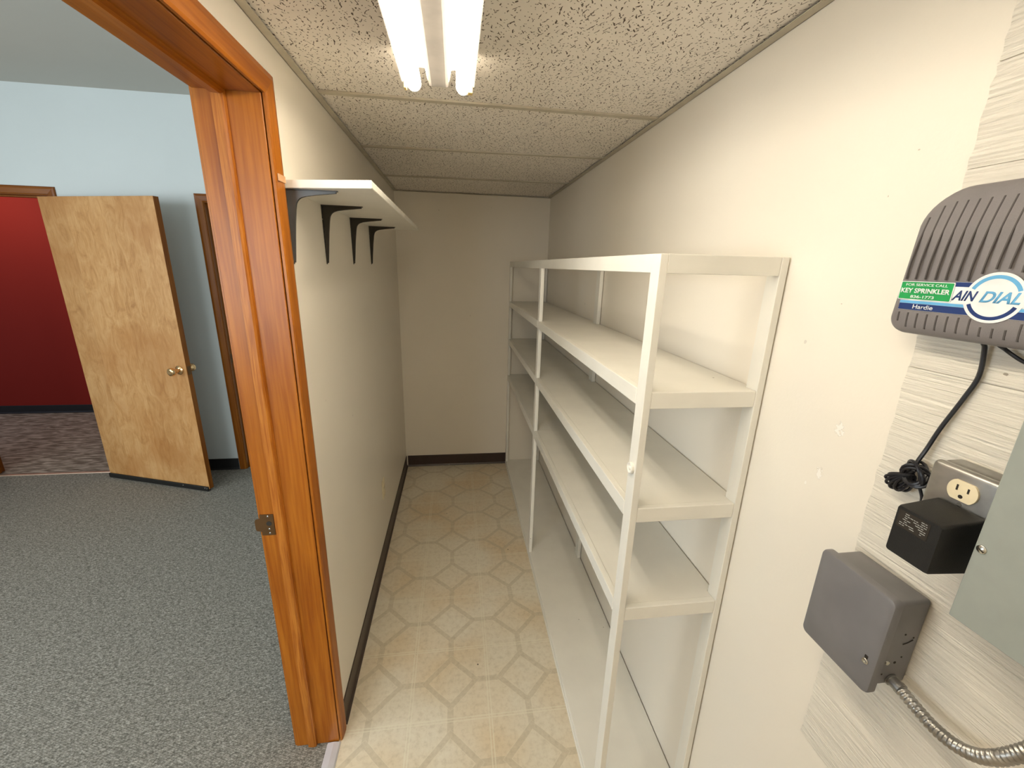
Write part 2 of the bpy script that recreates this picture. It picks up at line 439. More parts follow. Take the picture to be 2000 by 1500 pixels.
# brown vinyl bases of the closet
def cove(bm, axis, a, b_, wall, s, h, th=.004):
    """vinyl base with a small toe"""
    pts = [(wall, h), (wall+s*.0025, h), (wall+s*th, h-.004), (wall+s*th, .014), (wall+s*.012, .002), (wall+s*.012, 0), (wall, 0)]
    prism(bm, pts, axis, a, b_)
b = B(); cove(b, 1, YJ+.056, YF-.001, XL, 1, .0987); struct('baseboard_left', b, M_BASE)
b = B()
cove(b, 0, XL+.013, .4186, YF, -1, .0987)
struct('baseboard_back', b, M_BASE)

# ------------------------------------------------------------------ office and red room shell
b = B()
bx(b, (XO-.1, YB, -.02), (D1a-.02, YB+.11, HB+.1)); bx(b, (D1b+.02, YB, -.02), (D2a-.02, YB+.11, HB+.1))
bx(b, (D2b+.02, YB, -.02), (XJ, YB+.11, HB+.1))
bx(b, (D1a-.02, YB, ZD+.02), (D1b+.02, YB+.11, HB+.1)); bx(b, (D2a-.02, YB, ZD+.02), (D2b+.02, YB+.11, HB+.1))
o = struct('wall_office_back', b, [M_BLUE, M_RED]); two_tone(o, lambda p: p.normal.y > .5)
b = B()   # office outer wall with a window opening
WY0, WY1, WZ0, WZ1 = -1.1, 1.3, .95, 2.35
for a, c in (((XO-.12, YO, -.02), (XO, WY0, HB+.1)), ((XO-.12, WY1, -.02), (XO, YB, HB+.1)), ((XO-.12, WY0, -.02), (XO, WY1, WZ0)), ((XO-.12, WY0, WZ1), (XO, WY1, HB+.1))):
    bx(b, a, c)
struct('wall_office_left', b, M_BLUE)
b = B()
for a, c in (((WY0, WZ0), (WY0+.05, WZ1)), ((WY1-.05, WZ0), (WY1, WZ1)), ((WY0, WZ0), (WY1, WZ0+.05)), ((WY0, WZ1-.05), (WY1, WZ1)), ((.08, WZ0), (.12, WZ1))):
    bx(b, (XO-.08, a[0], a[1]), (XO-.02, c[0], c[1]), .004)
struct('window_1', b, M_ALU)
b = B(); bx(b, (XO-.1, YO-.12, -.02), (XJ, YO, HB+.1)); struct('wall_office_front', b, M_BLUE)
b = B(); bx(b, (XO-.1, YO-.1, HB), (XJ, YB, HB+.1)); struct('ceiling_office', b, M_OCEIL)
b = B(); bx(b, (-6.6, YR, -.02), (-.6, YR+.12, 2.75)); struct('wall_red_room_back', b, M_RED)
b = B(); bx(b, (-6.7, YB+.11, -.02), (-6.6, YR, 2.75)); struct('wall_red_room_left', b, M_RED)
b = B(); bx(b, (-2.3, YB+.11, -.02), (-2.2, YR, 2.75)); struct('wall_red_room_right', b, M_RED)
b = B(); bx(b, (-6.6, YB+.1, 2.65), (-.6, YR, 2.75)); struct('ceiling_red_room', b, M_OCEIL)
b = B(); cove(b, 0, -6.6, -2.3, YR, -1, .0855); struct('baseboard_red_room', b, M_BASE_O)
b = B(); cove(b, 0, D1b+.07, D2a-.06, YB, -1, .095); struct('baseboard_office', b, M_BASE_O)
b = B(); cove(b, 1, YJ+.09, YB-.015, XJ, -1, .095); struct('baseboard_office_side', b, M_BASE_O)

# ------------------------------------------------------------------ wooden door frames
def frame_y(name, label, xa, xb, yj_a, yj_b, zh, near_side=True):
    """frame in a wall whose plane is x = const: opening runs along y"""
    r = sroot(name, (0, yj_b, 0), label)
    cw, ct = .0535, .011
    # jambs
    b = B(); bx(b, (xa, yj_b, 0), (xb-.0035, yj_b+.0195, zh+.0195), .0012); obj('jamb', b, M_TRIM_Z, r)
    b = B(); bx(b, (xa, yj_a-.0195, 0), (xb-.0035, yj_a, zh+.0195), .0012); obj('jamb', b, M_TRIM_Z, r)
    b = B(); bx(b, (xa, yj_a, zh), (xb-.0035, yj_b, zh+.0195), .0012); obj('head_jamb', b, M_TRIM_Y, r)
    # stops with an eased edge
    def stop_prof(s): return [(xa+.040, 0), (xa+.043, s*.009), (xa+.064, s*.011), (xa+.0695, s*.008), (xa+.0715, 0)]
    b = B(); prism(b, [(p, yj_b-q) for p, q in stop_prof(1)], 2, 0, zh); obj('door_stop', b, M_TRIM_G, r)
    b = B(); prism(b, [(p, yj_a+q) for p, q in stop_prof(1)], 2, 0, zh); obj('door_stop', b, M_TRIM_G, r)
    b = B(); prism(b, [(p, zh-q) for p, q in stop_prof(1)], 1, yj_a, yj_b); obj('door_stop', b, M_TRIM_Y, r)
    # casings, mitred, both sides of the wall
    for xw, s in ((xb, 1), (xa, -1)):
        rv = .0015 if s > 0 else .0045
        def ring(dx, off): return None
        prof = [(0, 0), (0, .006), (.006, .0085), (.036, .0115), (.0475, .010), (cw-rv, .006), (cw-rv, 0)]
        for part in ('far', 'near', 'head'):
            b = B()
            if part == 'head':
                rows = []
                for (o_, t_) in prof:
                    z = zh+rv+o_
                    rows.append((b.verts.new((xw+s*t_, yj_a-rv-o_, z)), b.verts.new((xw+s*t_, yj_b+rv+o_, z))))
            else:
                rows = []
                for (o_, t_) in prof:
                    y = yj_b+rv+o_ if part == 'far' else yj_a-rv-o_
                    rows.append((b.verts.new((xw+s*t_, y, 0.0)), b.verts.new((xw+s*t_, y, zh+rv+o_))))
            for i in range(len(rows)-1): b.faces.new((rows[i][0], rows[i][1], rows[i+1][1], rows[i+1][0]))
            b.faces.new((rows[-1][0], rows[-1][1], rows[0][1], rows[0][0]))
            b.faces.new([q[0] for q in rows]); b.faces.new([q[1] for q in reversed(rows)])
            obj('head_casing' if part == 'head' else 'side_casing', b, M_TRIM_Y if part == 'head' else M_TRIM_Z, r)
    return r
fr = frame_y('door_1', 'orange stained fir door frame between closet and office', XJ, XL, Y0, YJ, ZH)
# strike plate on the far jamb
b = B()
y = YJ-.0018
pts = [(-.5856, .882), (-.5480, .882), (-.5480, .953), (-.5856, .953), (-.5856, .940), (-.5985, .937), (-.6015, .930), (-.6015, .904), (-.5985, .898), (-.5856, .895)]
prism(b, pts, 1, y, YJ+.0002)
sp = obj('strike_plate', b, M_BRONZE, fr, label='brown metal strike plate')
b = B(); lathe(b, [(0, .0075), (.0012, .0075)], (-.562, y-.0006, .922), (0, 1, 0)); obj('latch_hole', b, M_DARK, sp)
for z in (.946, .903, .889):
    b = B(); lathe(b, [(0, .0012), (.0006, .0028), (.0014, .003)], (-.563, y-.0008, z), (0, 1, 0), 14); obj('screw', b, M_STEEL, sp, True)
b = B(); bx(b, (XL+.0100, YJ+.008, 1.868), (XL+.0125, YJ+.050, 1.884)); obj('tape_scrap', b, M_TAPE, fr, label='scrap of pale tape on the casing')

def frame_x(name, label, xa, xb, yw, depth, zh):
    """frame in a wall whose plane is y = const"""
    r = sroot(name, (xa, yw, 0), label); cw = .052
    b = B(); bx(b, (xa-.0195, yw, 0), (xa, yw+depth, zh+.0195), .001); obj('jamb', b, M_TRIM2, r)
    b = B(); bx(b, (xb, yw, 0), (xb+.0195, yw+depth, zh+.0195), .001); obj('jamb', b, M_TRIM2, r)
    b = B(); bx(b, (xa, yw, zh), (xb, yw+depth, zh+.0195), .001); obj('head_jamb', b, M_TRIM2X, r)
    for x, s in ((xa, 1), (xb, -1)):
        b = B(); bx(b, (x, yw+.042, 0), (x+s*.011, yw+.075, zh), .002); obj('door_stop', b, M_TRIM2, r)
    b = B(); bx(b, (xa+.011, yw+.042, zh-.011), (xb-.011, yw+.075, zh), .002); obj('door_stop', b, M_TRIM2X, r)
    prof = [(0, 0), (0, .006), (.006, .009), (.036, .0115), (.0475, .010), (cw, .006), (cw, 0)]; rv = .004
    for part in (0, 1, 2):
        b = B(); rows = []
        for (o_, t_) in prof:
            if part == 2: rows.append((b.verts.new((xa-rv-o_, yw-t_, zh+rv+o_)), b.verts.new((xb+rv+o_, yw-t_, zh+rv+o_))))
            else:
                x = xa-rv-o_ if part == 0 else xb+rv+o_
                rows.append((b.verts.new((x, yw-t_, 0)), b.verts.new((x, yw-t_, zh+rv+o_))))
        for i in range(len(rows)-1): b.faces.new((rows[i][0], rows[i][1], rows[i+1][1], rows[i+1][0]))
        b.faces.new((rows[-1][0], rows[-1][1], rows[0][1], rows[0][0]))
        b.faces.new([q[0] for q in rows]); b.faces.new([q[1] for q in reversed(rows)])
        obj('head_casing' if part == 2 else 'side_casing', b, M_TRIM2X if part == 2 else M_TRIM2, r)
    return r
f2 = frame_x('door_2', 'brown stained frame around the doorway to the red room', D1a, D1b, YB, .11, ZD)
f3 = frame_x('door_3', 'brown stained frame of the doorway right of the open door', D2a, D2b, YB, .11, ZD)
b = B(); bx(b, (D2a-.001, YB+.012, .90), (D2a+.0018, YB+.036, .97)); obj('strike_plate', b, M_BRONZE, f3)
b = B(); bx(b, (D2a-.02, YB+.11, 0), (D2b+.02, YB+.14, ZD+.02)); struct('wall_beyond_door_3', b, M_BLUE)
b = B(); prism(b, [(YB+.012, -.006), (YB+.016, .004), (YB+.034, .004), (YB+.038, -.006)], 0, D1a, D1b)
struct('trim_10', b, m_plain('copper_threshold_strip', (.75, .55, .42), .3, .7))
# aluminium carpet edge strip in the closet doorway
b = B(); prism(b, [(-.4800, -.003), (-.4770, .0035), (-.4560, .0060), (-.4370, .0035), (-.4320, .0002)], 1, Y0+.001, YJ-.004)
# keep the strip clear of jambs
struct('trim_11', b, M_ALU)

# ------------------------------------------------------------------ open birch door
hx, hy, wd, th = -2.722, 3.333, .925, .035
ang = math.atan2(3.0361-3.3364, -1.8451+2.7301)
door = thing('birch_door', 'open flat birch veneer door with brass knob in front of the pale blue wall', 'door', (hx, hy, 0))
dd = Vector((math.cos(ang), math.sin(ang), 0)); dn = Vector((-dd.y, dd.x, 0))   # dn points to the wall
def dloc(s, t, z): return Vector((hx, hy, 0)) + dd*s + dn*t + Vector((0, 0, z))
def dbox(name, s0, s1, t0, t1, z0, z1, mat, parent, bev=.001, label=None):
    b = B(); bx(b, (s0, t0, z0), (s1, t1, z1), bev)
    bmesh.ops.transform(b, matrix=Matrix.Translation((hx, hy, 0)) @ Matrix.Rotation(ang, 4, 'Z'), verts=b.verts)
    return obj(name, b, mat, parent, label=label)
slab = dbox('door_slab', 0, wd, 0, th, .016, 2.043, [M_DOOR, M_TRIM2], door)
for p in slab.data.polygons:
    if abs(Vector(p.normal).dot(dd)) > .7: p.material_index = 1
sw = dbox('door_sweep', .0, wd-.004, -.012, -.0005, -.001, .036, M_BLACK, door, .003, 'black weather strip along the bottom')
for s in (.70, wd-.03, wd-.012):
    b = B(); lathe(b, [(0, .004), (.002, .003)], dloc(s, -.012, .024), -dn, 12); obj('screw', b, M_STEEL, sw)
kp = [(0, .031), (.003, .032), (.007, .027), (.012, .013), (.028, .011), (.034, .016), (.044, .0255), (.056, .0285), (.066, .026), (.070, .020), (.071, .012), (.0695, .006), (.0695, 0)]
b = B(); lathe(b, kp, dloc(wd-.062, -.0004, .93), -dn); obj('door_knob', b, M_BRASS, door, True, 'brass knob')
b = B(); lathe(b, kp, dloc(wd-.062, th+.0004, .93), dn); obj('door_knob', b, M_BRASS, door, True)
b = B(); bx(b, (wd-.0005, .006, .90), (wd+.0012, th-.006, .96)); bmesh.ops.transform(b, matrix=Matrix.Translation((hx, hy, 0)) @ Matrix.Rotation(ang, 4, 'Z'), verts=b.verts); obj('latch_plate', b, M_BRONZE, door)
for z in (.25, 1.02, 1.80):
    b = B(); tube(b, [(hx-.004, hy+.020, z-.045), (hx-.004, hy+.020, z+.045)], .006, 12); obj('hinge', b, M_BRASS, door, True)

# ------------------------------------------------------------------ fluorescent fixture
fx = thing('fluorescent_fixture', 'two tube fluorescent light mounted along the closet ceiling', 'ceiling light', (-.038, .65, H))
fy0, fy1, xc = .035, 1.252, -.0375
b = B()   # two white trough reflectors hung from one back plate
def trough(s):
    return [(xc+s*.0245, H-.002), (xc+s*.0245, H-.060), (xc+s*.0265, H-.060), (xc+s*.032, H-.034), (xc+s*.080, H-.034), (xc+s*.0875, H-.068), (xc+s*.0900, H-.068), (xc+s*.0900, H-.002)]
for s in (-1, 1): prism(b, trough(s), 1, fy0, fy1-.034)
obj('housing', b, M_HOUS, fx)
b = B(); prism(b, [(xc-.0243, H-.002), (xc-.0243, H-.061), (xc-.018, H-.0625), (xc+.018, H-.0625), (xc+.0243, H-.061), (xc+.0243, H-.002)], 1, fy0, fy1-.005)
obj('ballast_cover', b, M_CHAN, fx, label='grey channel cover between the tubes')
for s in (-1, 1):
    tx = xc+s*.0615; tz = H-.062
    b = B(); lathe(b, [(0, .013), (.002, .0165), (.006, .018), (fy1-fy0-.026, .018), (fy1-fy0-.020, .0165), (fy1-fy0-.017, .012)], (tx, fy0+.010, tz), (0, 1, 0), 24)
    tb = obj('fluorescent_tube', b, M_TUBE, fx, True)
    for yy, q in ((fy0+.0095, -1), (fy1-.0065, 1)):
        b = B(); lathe(b, [(0, .0155), (.004, .0150), (.006, .008)], (tx, yy, tz), (0, q, 0), 20); obj('end_cap', b, M_TCAP, tb, True)
    for yy in (fy0-.006, fy1+.0010):
        pass
    b = B(); bx(b, (tx+s*.0145-.003, fy1-.034, H-.080), (tx+s*.0145+.0095*s, fy1-.016, H-.031), .001); obj('lamp_holder', b, M_HOLD, fx)
    b = B(); bx(b, (tx+s*.0145-.003, fy0-.012, H-.080), (tx+s*.0145+.0095*s, fy0-.001, H-.031), .001); obj('lamp_holder', b, M_HOLD, fx)

# ------------------------------------------------------------------ wall shelf on brackets
ZB, ZT = 1.8600, 1.8795
ws = thing('wall_shelf', 'white board shelf on dark metal brackets high on the closet wall', 'shelf', (XL, 1.8, ZB))
b = B()
out = [(XL+.001, 1.224), (-.2053, 1.1677), (-.2053, 2.500), (XL+.001, 2.4950)]
prism(b, out, 2, ZB, ZT, .0012)
obj('shelf_board', b, M_WHITE_Y, ws)
def bracket(y, mat, lab=None):
    b = B(); A, V, fr_ = .1265, .1835, .026
    pts = [(XL+.002, ZB-.002), (XL+A, ZB-.002), (XL+A, ZB-.0065), (XL+.075, ZB-.0125), (XL+.050, ZB-.0165)]
    cx, cz, R_ = XL+.050, ZB-.0445, .028
    for k in range(1, 8):
        a = PI/2 + k*(PI/2)/8; pts.append((cx+R_*math.cos(a), cz+R_*math.sin(a)))
    pts += [(XL+.0215, ZB-.050), (XL+.0165, ZB-.085), (XL+.0065, ZB-V), (XL+.002, ZB-V)]
    prism(b, pts, 1, y-.0045, y+.0045, .001)
    # flanges against board and wall, tapering to the tips
    n0 = len(b.verts)
    v = [b.verts.new(p) for p in ((XL+.0002, y-.011, ZB-.0003), (XL+.0002, y+.011, ZB-.0003), (XL+A+.004, y+.004, ZB-.0003), (XL+A+.004, y-.004, ZB-.0003))]
    u = [b.verts.new((p.co.x, p.co.y, p.co.z-.0022)) for p in v]
    w_ = [b.verts.new(p) for p in ((XL+.0003, y-.011, ZB-.0004), (XL+.0003, y+.011, ZB-.0004), (XL+.0003, y+.004, ZB-V-.004), (XL+.0003, y-.004, ZB-V-.004))]
    q = [b.verts.new((p.co.x+.0022, p.co.y, p.co.z)) for p in w_]
    for L_ in ((v, u), (w_, q)):
        b.faces.new(L_[0]); b.faces.new(list(reversed(L_[1])))
        for i in range(4): b.faces.new((L_[0][i], L_[0][(i+1) % 4], L_[1][(i+1) % 4], L_[1][i]))
    o = obj('shelf_bracket', b, mat, ws, label=lab)
    for z in (ZB-.045, ZB-V+.006):
        b = B(); lathe(b, [(0, .0032), (.0015, .0030), (.0024, .001)], (XL+.0015, y-.0075 if z > ZB-.1 else y, z), (1, 0, 0), 12); obj('screw', b, M_STEEL, o)
bracket(1.2365, M_BRACKET_LIT, 'bracket nearest the door frame, lit tone painted in')
for y in (1.5426, 1.9313, 2.3277): bracket(y, M_BRACKET)

# ------------------------------------------------------------------ shelving unit
XS, YP, T = .4188, .8431, .0178
XB = XR-.0035
ZTOP, ZRB = 1.7152, 1.6756
su = thing('shelving_unit', 'tall white painted wooden shelving unit with open bays along the right wall', 'shelving unit', (XS, 2.08, 0))
posts = ((YP, YP+.0395), (2.0799, 2.1195), (YF-.0400, YF-.0005))
levels = ((1.4148, 1.3755), (1.1164, 1.0771), (.8151, .7748))
ZBASE = .030
for (ya, yb) in posts:
    b = B(); bx(b, (XS, ya, ZBASE), (XS+T, yb, ZTOP), .0012); obj('front_post', b, M_WHITE_Z, su)
for (ya, yb) in ((YP, YP+.0385), (2.000, 2.052), (YF-.0400, YF-.0005)):
    b = B(); bx(b, (XB-T, ya, ZBASE), (XB, yb, ZTOP), .0012); obj('back_post', b, M_WHITE_Z, su)
spans = ((posts[0][1]+.0003, posts[1][0]-.0003), (posts[1][1]+.0003, posts[2][0]-.0003))
for (ya, yb) in spans:
    b = B(); bx(b, (XS, ya, ZRB), (XS+T, yb, ZTOP), .001); obj('top_rail', b, M_WHITE_Y, su)
    for zt, zb in levels:
        b = B(); bx(b, (XS-.0006, ya, zb), (XS+T, yb, zt), .001); obj('shelf_edge_rail', b, M_WHITE_Y, su)
for zt, zb in ((ZTOP, ZRB),) + levels:
    b = B(); bx(b, (XS+T+.0003, YP+.0005, zb), (XB-T-.0003, YP+T, zt), .0012); obj('end_rail', b, M_WHITE_X, su)
b = B(); bx(b, (XS+T+.0003, YF-.02, ZRB), (XB-T-.0003, YF-.002, ZTOP), .0012); obj('end_rail', b, M_WHITE_X, su)
for zt, zb in levels:
    for i, (ya, yb) in enumerate(((YP+T+.0003, 2.0805), (2.0810, YF-.001))):
        b = B(); out = []
        xa = XS+T+.0003
        if i == 0:   # notched round the back posts
            pts = [(xa, ya), (XB-T-.001, ya), (XB-T-.001, YP+.040), (XB-.001, YP+.040), (XB-.001, 1.998), (XB-T-.001, 1.998), (XB-T-.001, 2.054), (XB-.001, 2.054), (XB-.001, yb), (xa, yb)]
        else:
            pts = [(xa, ya), (XB-.001, ya), (XB-.001, YF-.0415), (XB-T-.001, YF-.0415), (XB-T-.001, yb), (xa, yb)]
        prism(b, pts, 2, zt-.019, zt-.0006)
        obj('shelf_board', b, M_WHITE_Y, su)
# bottom board and its floor strip
b = B(); bx(b, (XS+.0022, YP-.002, ZBASE-.018), (XB, YF-.001, ZBASE-.0003), .001); obj('bottom_board', b, M_WHITE_Y, su)
b = B(); bx(b, (XS+.004, YP-.002, .0003), (XS+.02, YF-.001, ZBASE-.019), .001); obj('toe_strip', b, M_WHITE_Y, su)
b = B(); bx(b, (XS-.003, YP-.002, .0003), (XS+.002, YF-.001, .016), .001); obj('toe_strip', b, M_WHITE_Y, su)
# small painted round knob on the near post
b = B(); lathe(b, [(0, .0140), (.003, .0150), (.0065, .0140), (.0078, .0115), (.0050, .0075), (.0052, .0055), (.0085, .0035)], (XS-.0001, YP+.0195, 1.2195), (-1, 0, 0), 24)
obj('round_knob', b, M_WHITE_Z, su, True, 'small painted round button on the near post')

# ------------------------------------------------------------------ rough painted boards on the right wall
XP = XR-.0035
for z0, z1, lab in ((1.958, 2.10, 'white painted rough board, topmost one near the ceiling'), (1.829, 1.9565, 'white painted rough board just above the ribbed grey timer'),
                    (1.546, 1.8278, 'white painted rough board behind the ribbed grey timer'), (.752, 1.5448, 'wide white painted rough board behind the grey boxes and black adapter')):
    b = B(); n = int((z1-z0)/.012); zs = [z0+(z1-z0)*i/n for i in range(n+1)]
    pts = [(.05, z1), (.05, z0)] + [(.5535+random.uniform(-.0022, .0018), z) for z in zs]
    prism(b, pts, 0, XP, XR-.0002)
    o = obj('wall_board', b, M_BOARD); o['label'] = lab; o['category'] = 'board'

# ------------------------------------------------------------------ text helper (on a plane facing -x)
def text(name, body, y, z, x, h, mat, parent, width=None, shear=0.0, offs=0.0, thick=.0002):
    cu = bpy.data.curves.new(name, 'FONT'); cu.body = body; cu.size = 1; cu.shear = shear; cu.offset = offs; cu.extrude = .0
    to = bpy.data.objects.new(name, cu); COL.objects.link(to)
    dg = bpy.context.evaluated_depsgraph_get(); me = bpy.data.meshes.new_from_object(to.evaluated_get(dg))
    bpy.data.objects.remove(to); xs = [v.co.x for v in me.vertices]; ys = [v.co.y for v in me.vertices]
    sx = (width/(max(xs)-min(xs))) if width else h/(max(ys)-min(ys)); sy = h/(max(ys)-min(ys))
    x0, y0_ = min(xs), min(ys)
    for v in me.vertices:
        v.co = Vector((x, y-(v.co.x-x0)*sx, z+(v.co.y-y0_)*sy))
    bm = bmesh.new(); bm.from_mesh(me)
    ext = bmesh.ops.extrude_face_region(bm, geom=bm.faces[:])
    bmesh.ops.translate(bm, vec=(-thick, 0, 0), verts=[g for g in ext['geom'] if isinstance(g, bmesh.types.BMVert)])
    return obj(name, bm, mat, parent)

# ------------------------------------------------------------------ irrigation timer
TX = .6600
it = thing('irrigation_timer', 'ribbed grey sprinkler timer with a blue and white round label', 'irrigation timer', (XP, .443, 1.70))
yl, yr_, zb_, zt_ = .5625, .322, 1.6005, 1.8015
def rr_outline(ya, yb, za, zb2, rb, rt_, n=9):
    """rounded rectangle (y, z); large radius on top"""
    P_ = []
    for cy, cz, r, a0 in ((yb+rb, za+rb, rb, PI), (ya-rb, za+rb, rb, 1.5*PI), (ya-rt_, zb2-rt_, rt_, 0), (yb+rt_, zb2-rt_, rt_, .5*PI)):
        for k in range(n+1):
            a = a0 + k*(PI/2)/n; P_.append((cy+r*math.cos(a), cz+r*math.sin(a)))
    return P_
def front_x(z):
    """depth of the front of the case: flat below, leaning back to the wall at the top"""
    t = max(0, (z-1.690)/(zt_-1.690)); u = max(0, (1.630-z)/.03)
    return TX + .022*t**1.6 + .004*min(1, u)**2
b = B(); rings = []
for k, (d_, ins) in enumerate(((1.0, 0.0), (.75, -.001), (.22, 0.0), (.10, .0018), (.03, .0055), (0.0, .012))):
    o_ = rr_outline(yl-ins, yr_+ins, zb_+ins, zt_-ins, .020, .046)
    rings.append([b.verts.new((XP-.0003 - (XP-.0003-front_x(z))*(1-d_), y, z)) for (y, z) in o_])
n = len(rings[0])
for i in range(len(rings)-1):
    for k in range(n): b.faces.new((rings[i][k], rings[i][(k+1) % n], rings[i+1][(k+1) % n], rings[i+1][k]))
b.faces.new(rings[0])
# front surface as rows so that it can bend
half = rings[-1]; cyy = sum(v.co.y for v in half)/n
rows = {}
left = sorted([v for v in half if v.co.y > cyy], key=lambda v: v.co.z); right = sorted([v for v in half if v.co.y <= cyy], key=lambda v: v.co.z)
m_ = min(len(left), len(right))
for i in range(m_-1): b.faces.new((left[i], right[i], right[i+1], left[i+1]))
obj('timer_case', b, M_TIMER, it, True)
# moulded ribs: dark grooves following the bent front
gi = 0
def groove(y0g, za, zb2, wg=.0012):
    b = B(); N = 14; vs = []
    for i in range(N+1):
        z = za+(zb2-za)*i/N; x = front_x(z)-.0004
        vs.append([b.verts.new((x+dx, y0g+dy, z)) for dx, dy in ((.0012, -wg), (-.0003, -wg*.6), (-.0003, wg*.6), (.0012, wg))])
    for i in range(N):
        for k in range(3): b.faces.new((vs[i][k], vs[i][k+1], vs[i+1][k+1], vs[i+1][k]))
    b.faces.new(vs[0]); b.faces.new(list(reversed(vs[-1])))
    return b
allg = B()
for i in range(17):
    yg = .5495-.01283*i
    if yg < .335: continue
    zb2 = 1.782 if 1 < i < 15 else (1.764 if i in (0, 16) else 1.778)
    dyc = abs(yg-.4385); za = 1.6785 if dyc > .034 else 1.659+math.sqrt(max(0, .0355**2-dyc**2))
    za = max(za, 1.6785)
    g_ = groove(yg, za, zb2); me = bpy.data.meshes.new('t'); g_.to_mesh(me); g_.free(); allg.from_mesh(me)
    zl = 1.6105 if i else 1.618
    zu = 1.6315 if dyc > .02 else 1.6225
    g_ = groove(yg-.0035, zl, zu, .0014); me = bpy.data.meshes.new('t'); g_.to_mesh(me); g_.free(); allg.from_mesh(me)
obj('vent_grooves', allg, M_GROOVE, it)
def plate(name, pts, x, th_, mat, parent, label=None):
    b = B(); prism(b, pts, 0, x-th_, x); return obj(name, b, mat, parent, label=label)
lb = plate('label', [(.5490, 1.6355), (.5490, 1.6490), (.4845, 1.6530), (.4845, 1.6768), (.3300, 1.6768), (.3300, 1.6355)], TX+.0001, .0006, M_LW, it, 'blue and white front label')
plate('navy_stripe', [(.4843, 1.6708), (.4843, 1.6766), (.3302, 1.6766), (.3302, 1.6708)], TX-.0005, .0002, M_LNAVY, lb)
plate('navy_stripe', [(.5488, 1.6357), (.5488, 1.6447), (.3302, 1.6447), (.3302, 1.6357)], TX-.0005, .0002, M_LNAVY, lb)
plate('light_blue_stripe', [(.5488, 1.6449), (.5488, 1.6487), (.3302, 1.6487), (.3302, 1.6449)], TX-.0005, .0002, M_LBLUE, lb)
CY, CZ = .4390, 1.6593
def disc(r, n=48): return [(CY+r*math.cos(2*PI*k/n), CZ+r*math.sin(2*PI*k/n)) for k in range(n)]
plate('round_badge', disc(.0310), TX-.0007, .0005, M_LW, lb)
def arc(r0, r1, a0, a1, n=24):
    return [(CY+r1*math.cos(a0+(a1-a0)*k/n), CZ+r1*math.sin(a0+(a1-a0)*k/n)) for k in range(n+1)] + [(CY+r0*math.cos(a1-(a1-a0)*k/n), CZ+r0*math.sin(a1-(a1-a0)*k/n)) for k in range(n+1)]
plate('badge_arc', arc(.0232, .0275, math.radians(22), math.radians(158)), TX-.0012, .0002, M_LBLUE, lb)
plate('badge_arc', arc(.0232, .0275, math.radians(202), math.radians(338)), TX-.0012, .0002, M_LNAVY, lb)
plate('badge_band', [(.4810, 1.6500), (.4810, 1.6700), (.3990, 1.6700), (.3990, 1.6500)], TX-.0012, .0001, M_LW, lb)
text('lettering', 'AIN', .4832, 1.6533, TX-.00135, .0130, M_LNAVY, lb, .0275, .35, .025)
text('lettering', 'DIAL', .4525, 1.6530, TX-.00135, .0140, M_LBLUE, lb, .0405, .35, .025)
text('lettering', 'Hardie', .5290, 1.6375, TX-.0008, .0060, M_LW, lb, .0265, 0, .01)
st = B(); prism(st, rr_outline(.5525, .4835, 1.6500, 1.6757, .0015, .0015, 3), 0, TX-.0017, TX-.0009)
st = obj('service_sticker', st, M_LW, it, label='green and white service sticker')
b = B(); prism(b, rr_outline(.5515, .4845, 1.6509, 1.6748, .0012, .0012, 3), 0, TX-.0020, TX-.0017); obj('sticker_field', b, M_LGREEN, st)
text('lettering', 'FOR SERVICE CALL', .5450, 1.6693, TX-.0021, .0035, M_LW, st, .0540, 0, .01)
text('lettering', 'KEY SPRINKLER', .5500, 1.6595, TX-.0021, .0068, M_LW, st, .0635, 0, .03)
text('lettering', '836-1773', .5350, 1.6525, TX-.0021, .0040, M_LW, st, .0310, 0, .02)
b = B(); tube(b, smooth_pts([(XP-.022, .4385, 1.6000), (XP-.014, .436, 1.5950), (XP-.010, .4310, 1.590), (XP-.008, .419, 1.583), (XP-.007, .400, 1.577), (XP-.010, .370, 1.580), (XP-.030, .335, 1.578), (XP-.035, .325, 1.572)], 8), .0024, 8)
o = obj('field_cable', b, M_CORD, None, True); o['label'] = 'short black cable running from the timer bottom to the grey green panel'; o['category'] = 'cable'

# ------------------------------------------------------------------ outlet box with receptacle
ob = thing('outlet_box', 'galvanised metal outlet box with an ivory receptacle beside the grey panel', 'electrical box', (XP, .40, 1.37))
b = B(); bx(b, (.6800, .352, 1.334), (XP-.0003, .4500, 1.4365), .008, 4); obj('box', b, M_GALV, ob, True)
b = B(); bx(b, (.6655, .3515, 1.3335), (.6803, .4506, 1.4372), .0070, 4); obj('cover_plate', b, M_GALV, ob, True)
def receptacle(zc, yc, x, parent, mat=M_IVORY):
    b = B(); R_ = .0172; pts = []
    for k in range(40):
        a = 2*PI*k/40; z = max(-.0135, min(.0135, R_*math.sin(a))); pts.append((yc+R_*math.cos(a), zc+z))
    prism(b, pts, 0, x-.0028, x); r = obj('receptacle_face', b, mat, parent)
    for dy, hh in ((.0063, .0040), (-.0063, .0034)):
        b = B(); bx(b, (x-.0031, yc+dy-.0011, zc+.0035-hh), (x-.0026, yc+dy+.0011, zc+.0035+hh)); obj('slot', b, M_DARK, r)
    b = B(); lathe(b, [(0, .0026), (.0005, .0026)], (x-.0031, yc, zc-.0075), (1, 0, 0), 16); obj('slot', b, M_DARK, r)
    return r
receptacle(1.4095, .4058, .6653, ob)
receptacle(1.3705, .4058, .6653, ob)
b = B(); lathe(b, [(0, .003), (.0012, .0026)], (.6653, .4058, 1.390), (-1, 0, 0), 14); obj('screw', b, M_STEEL, ob, True)

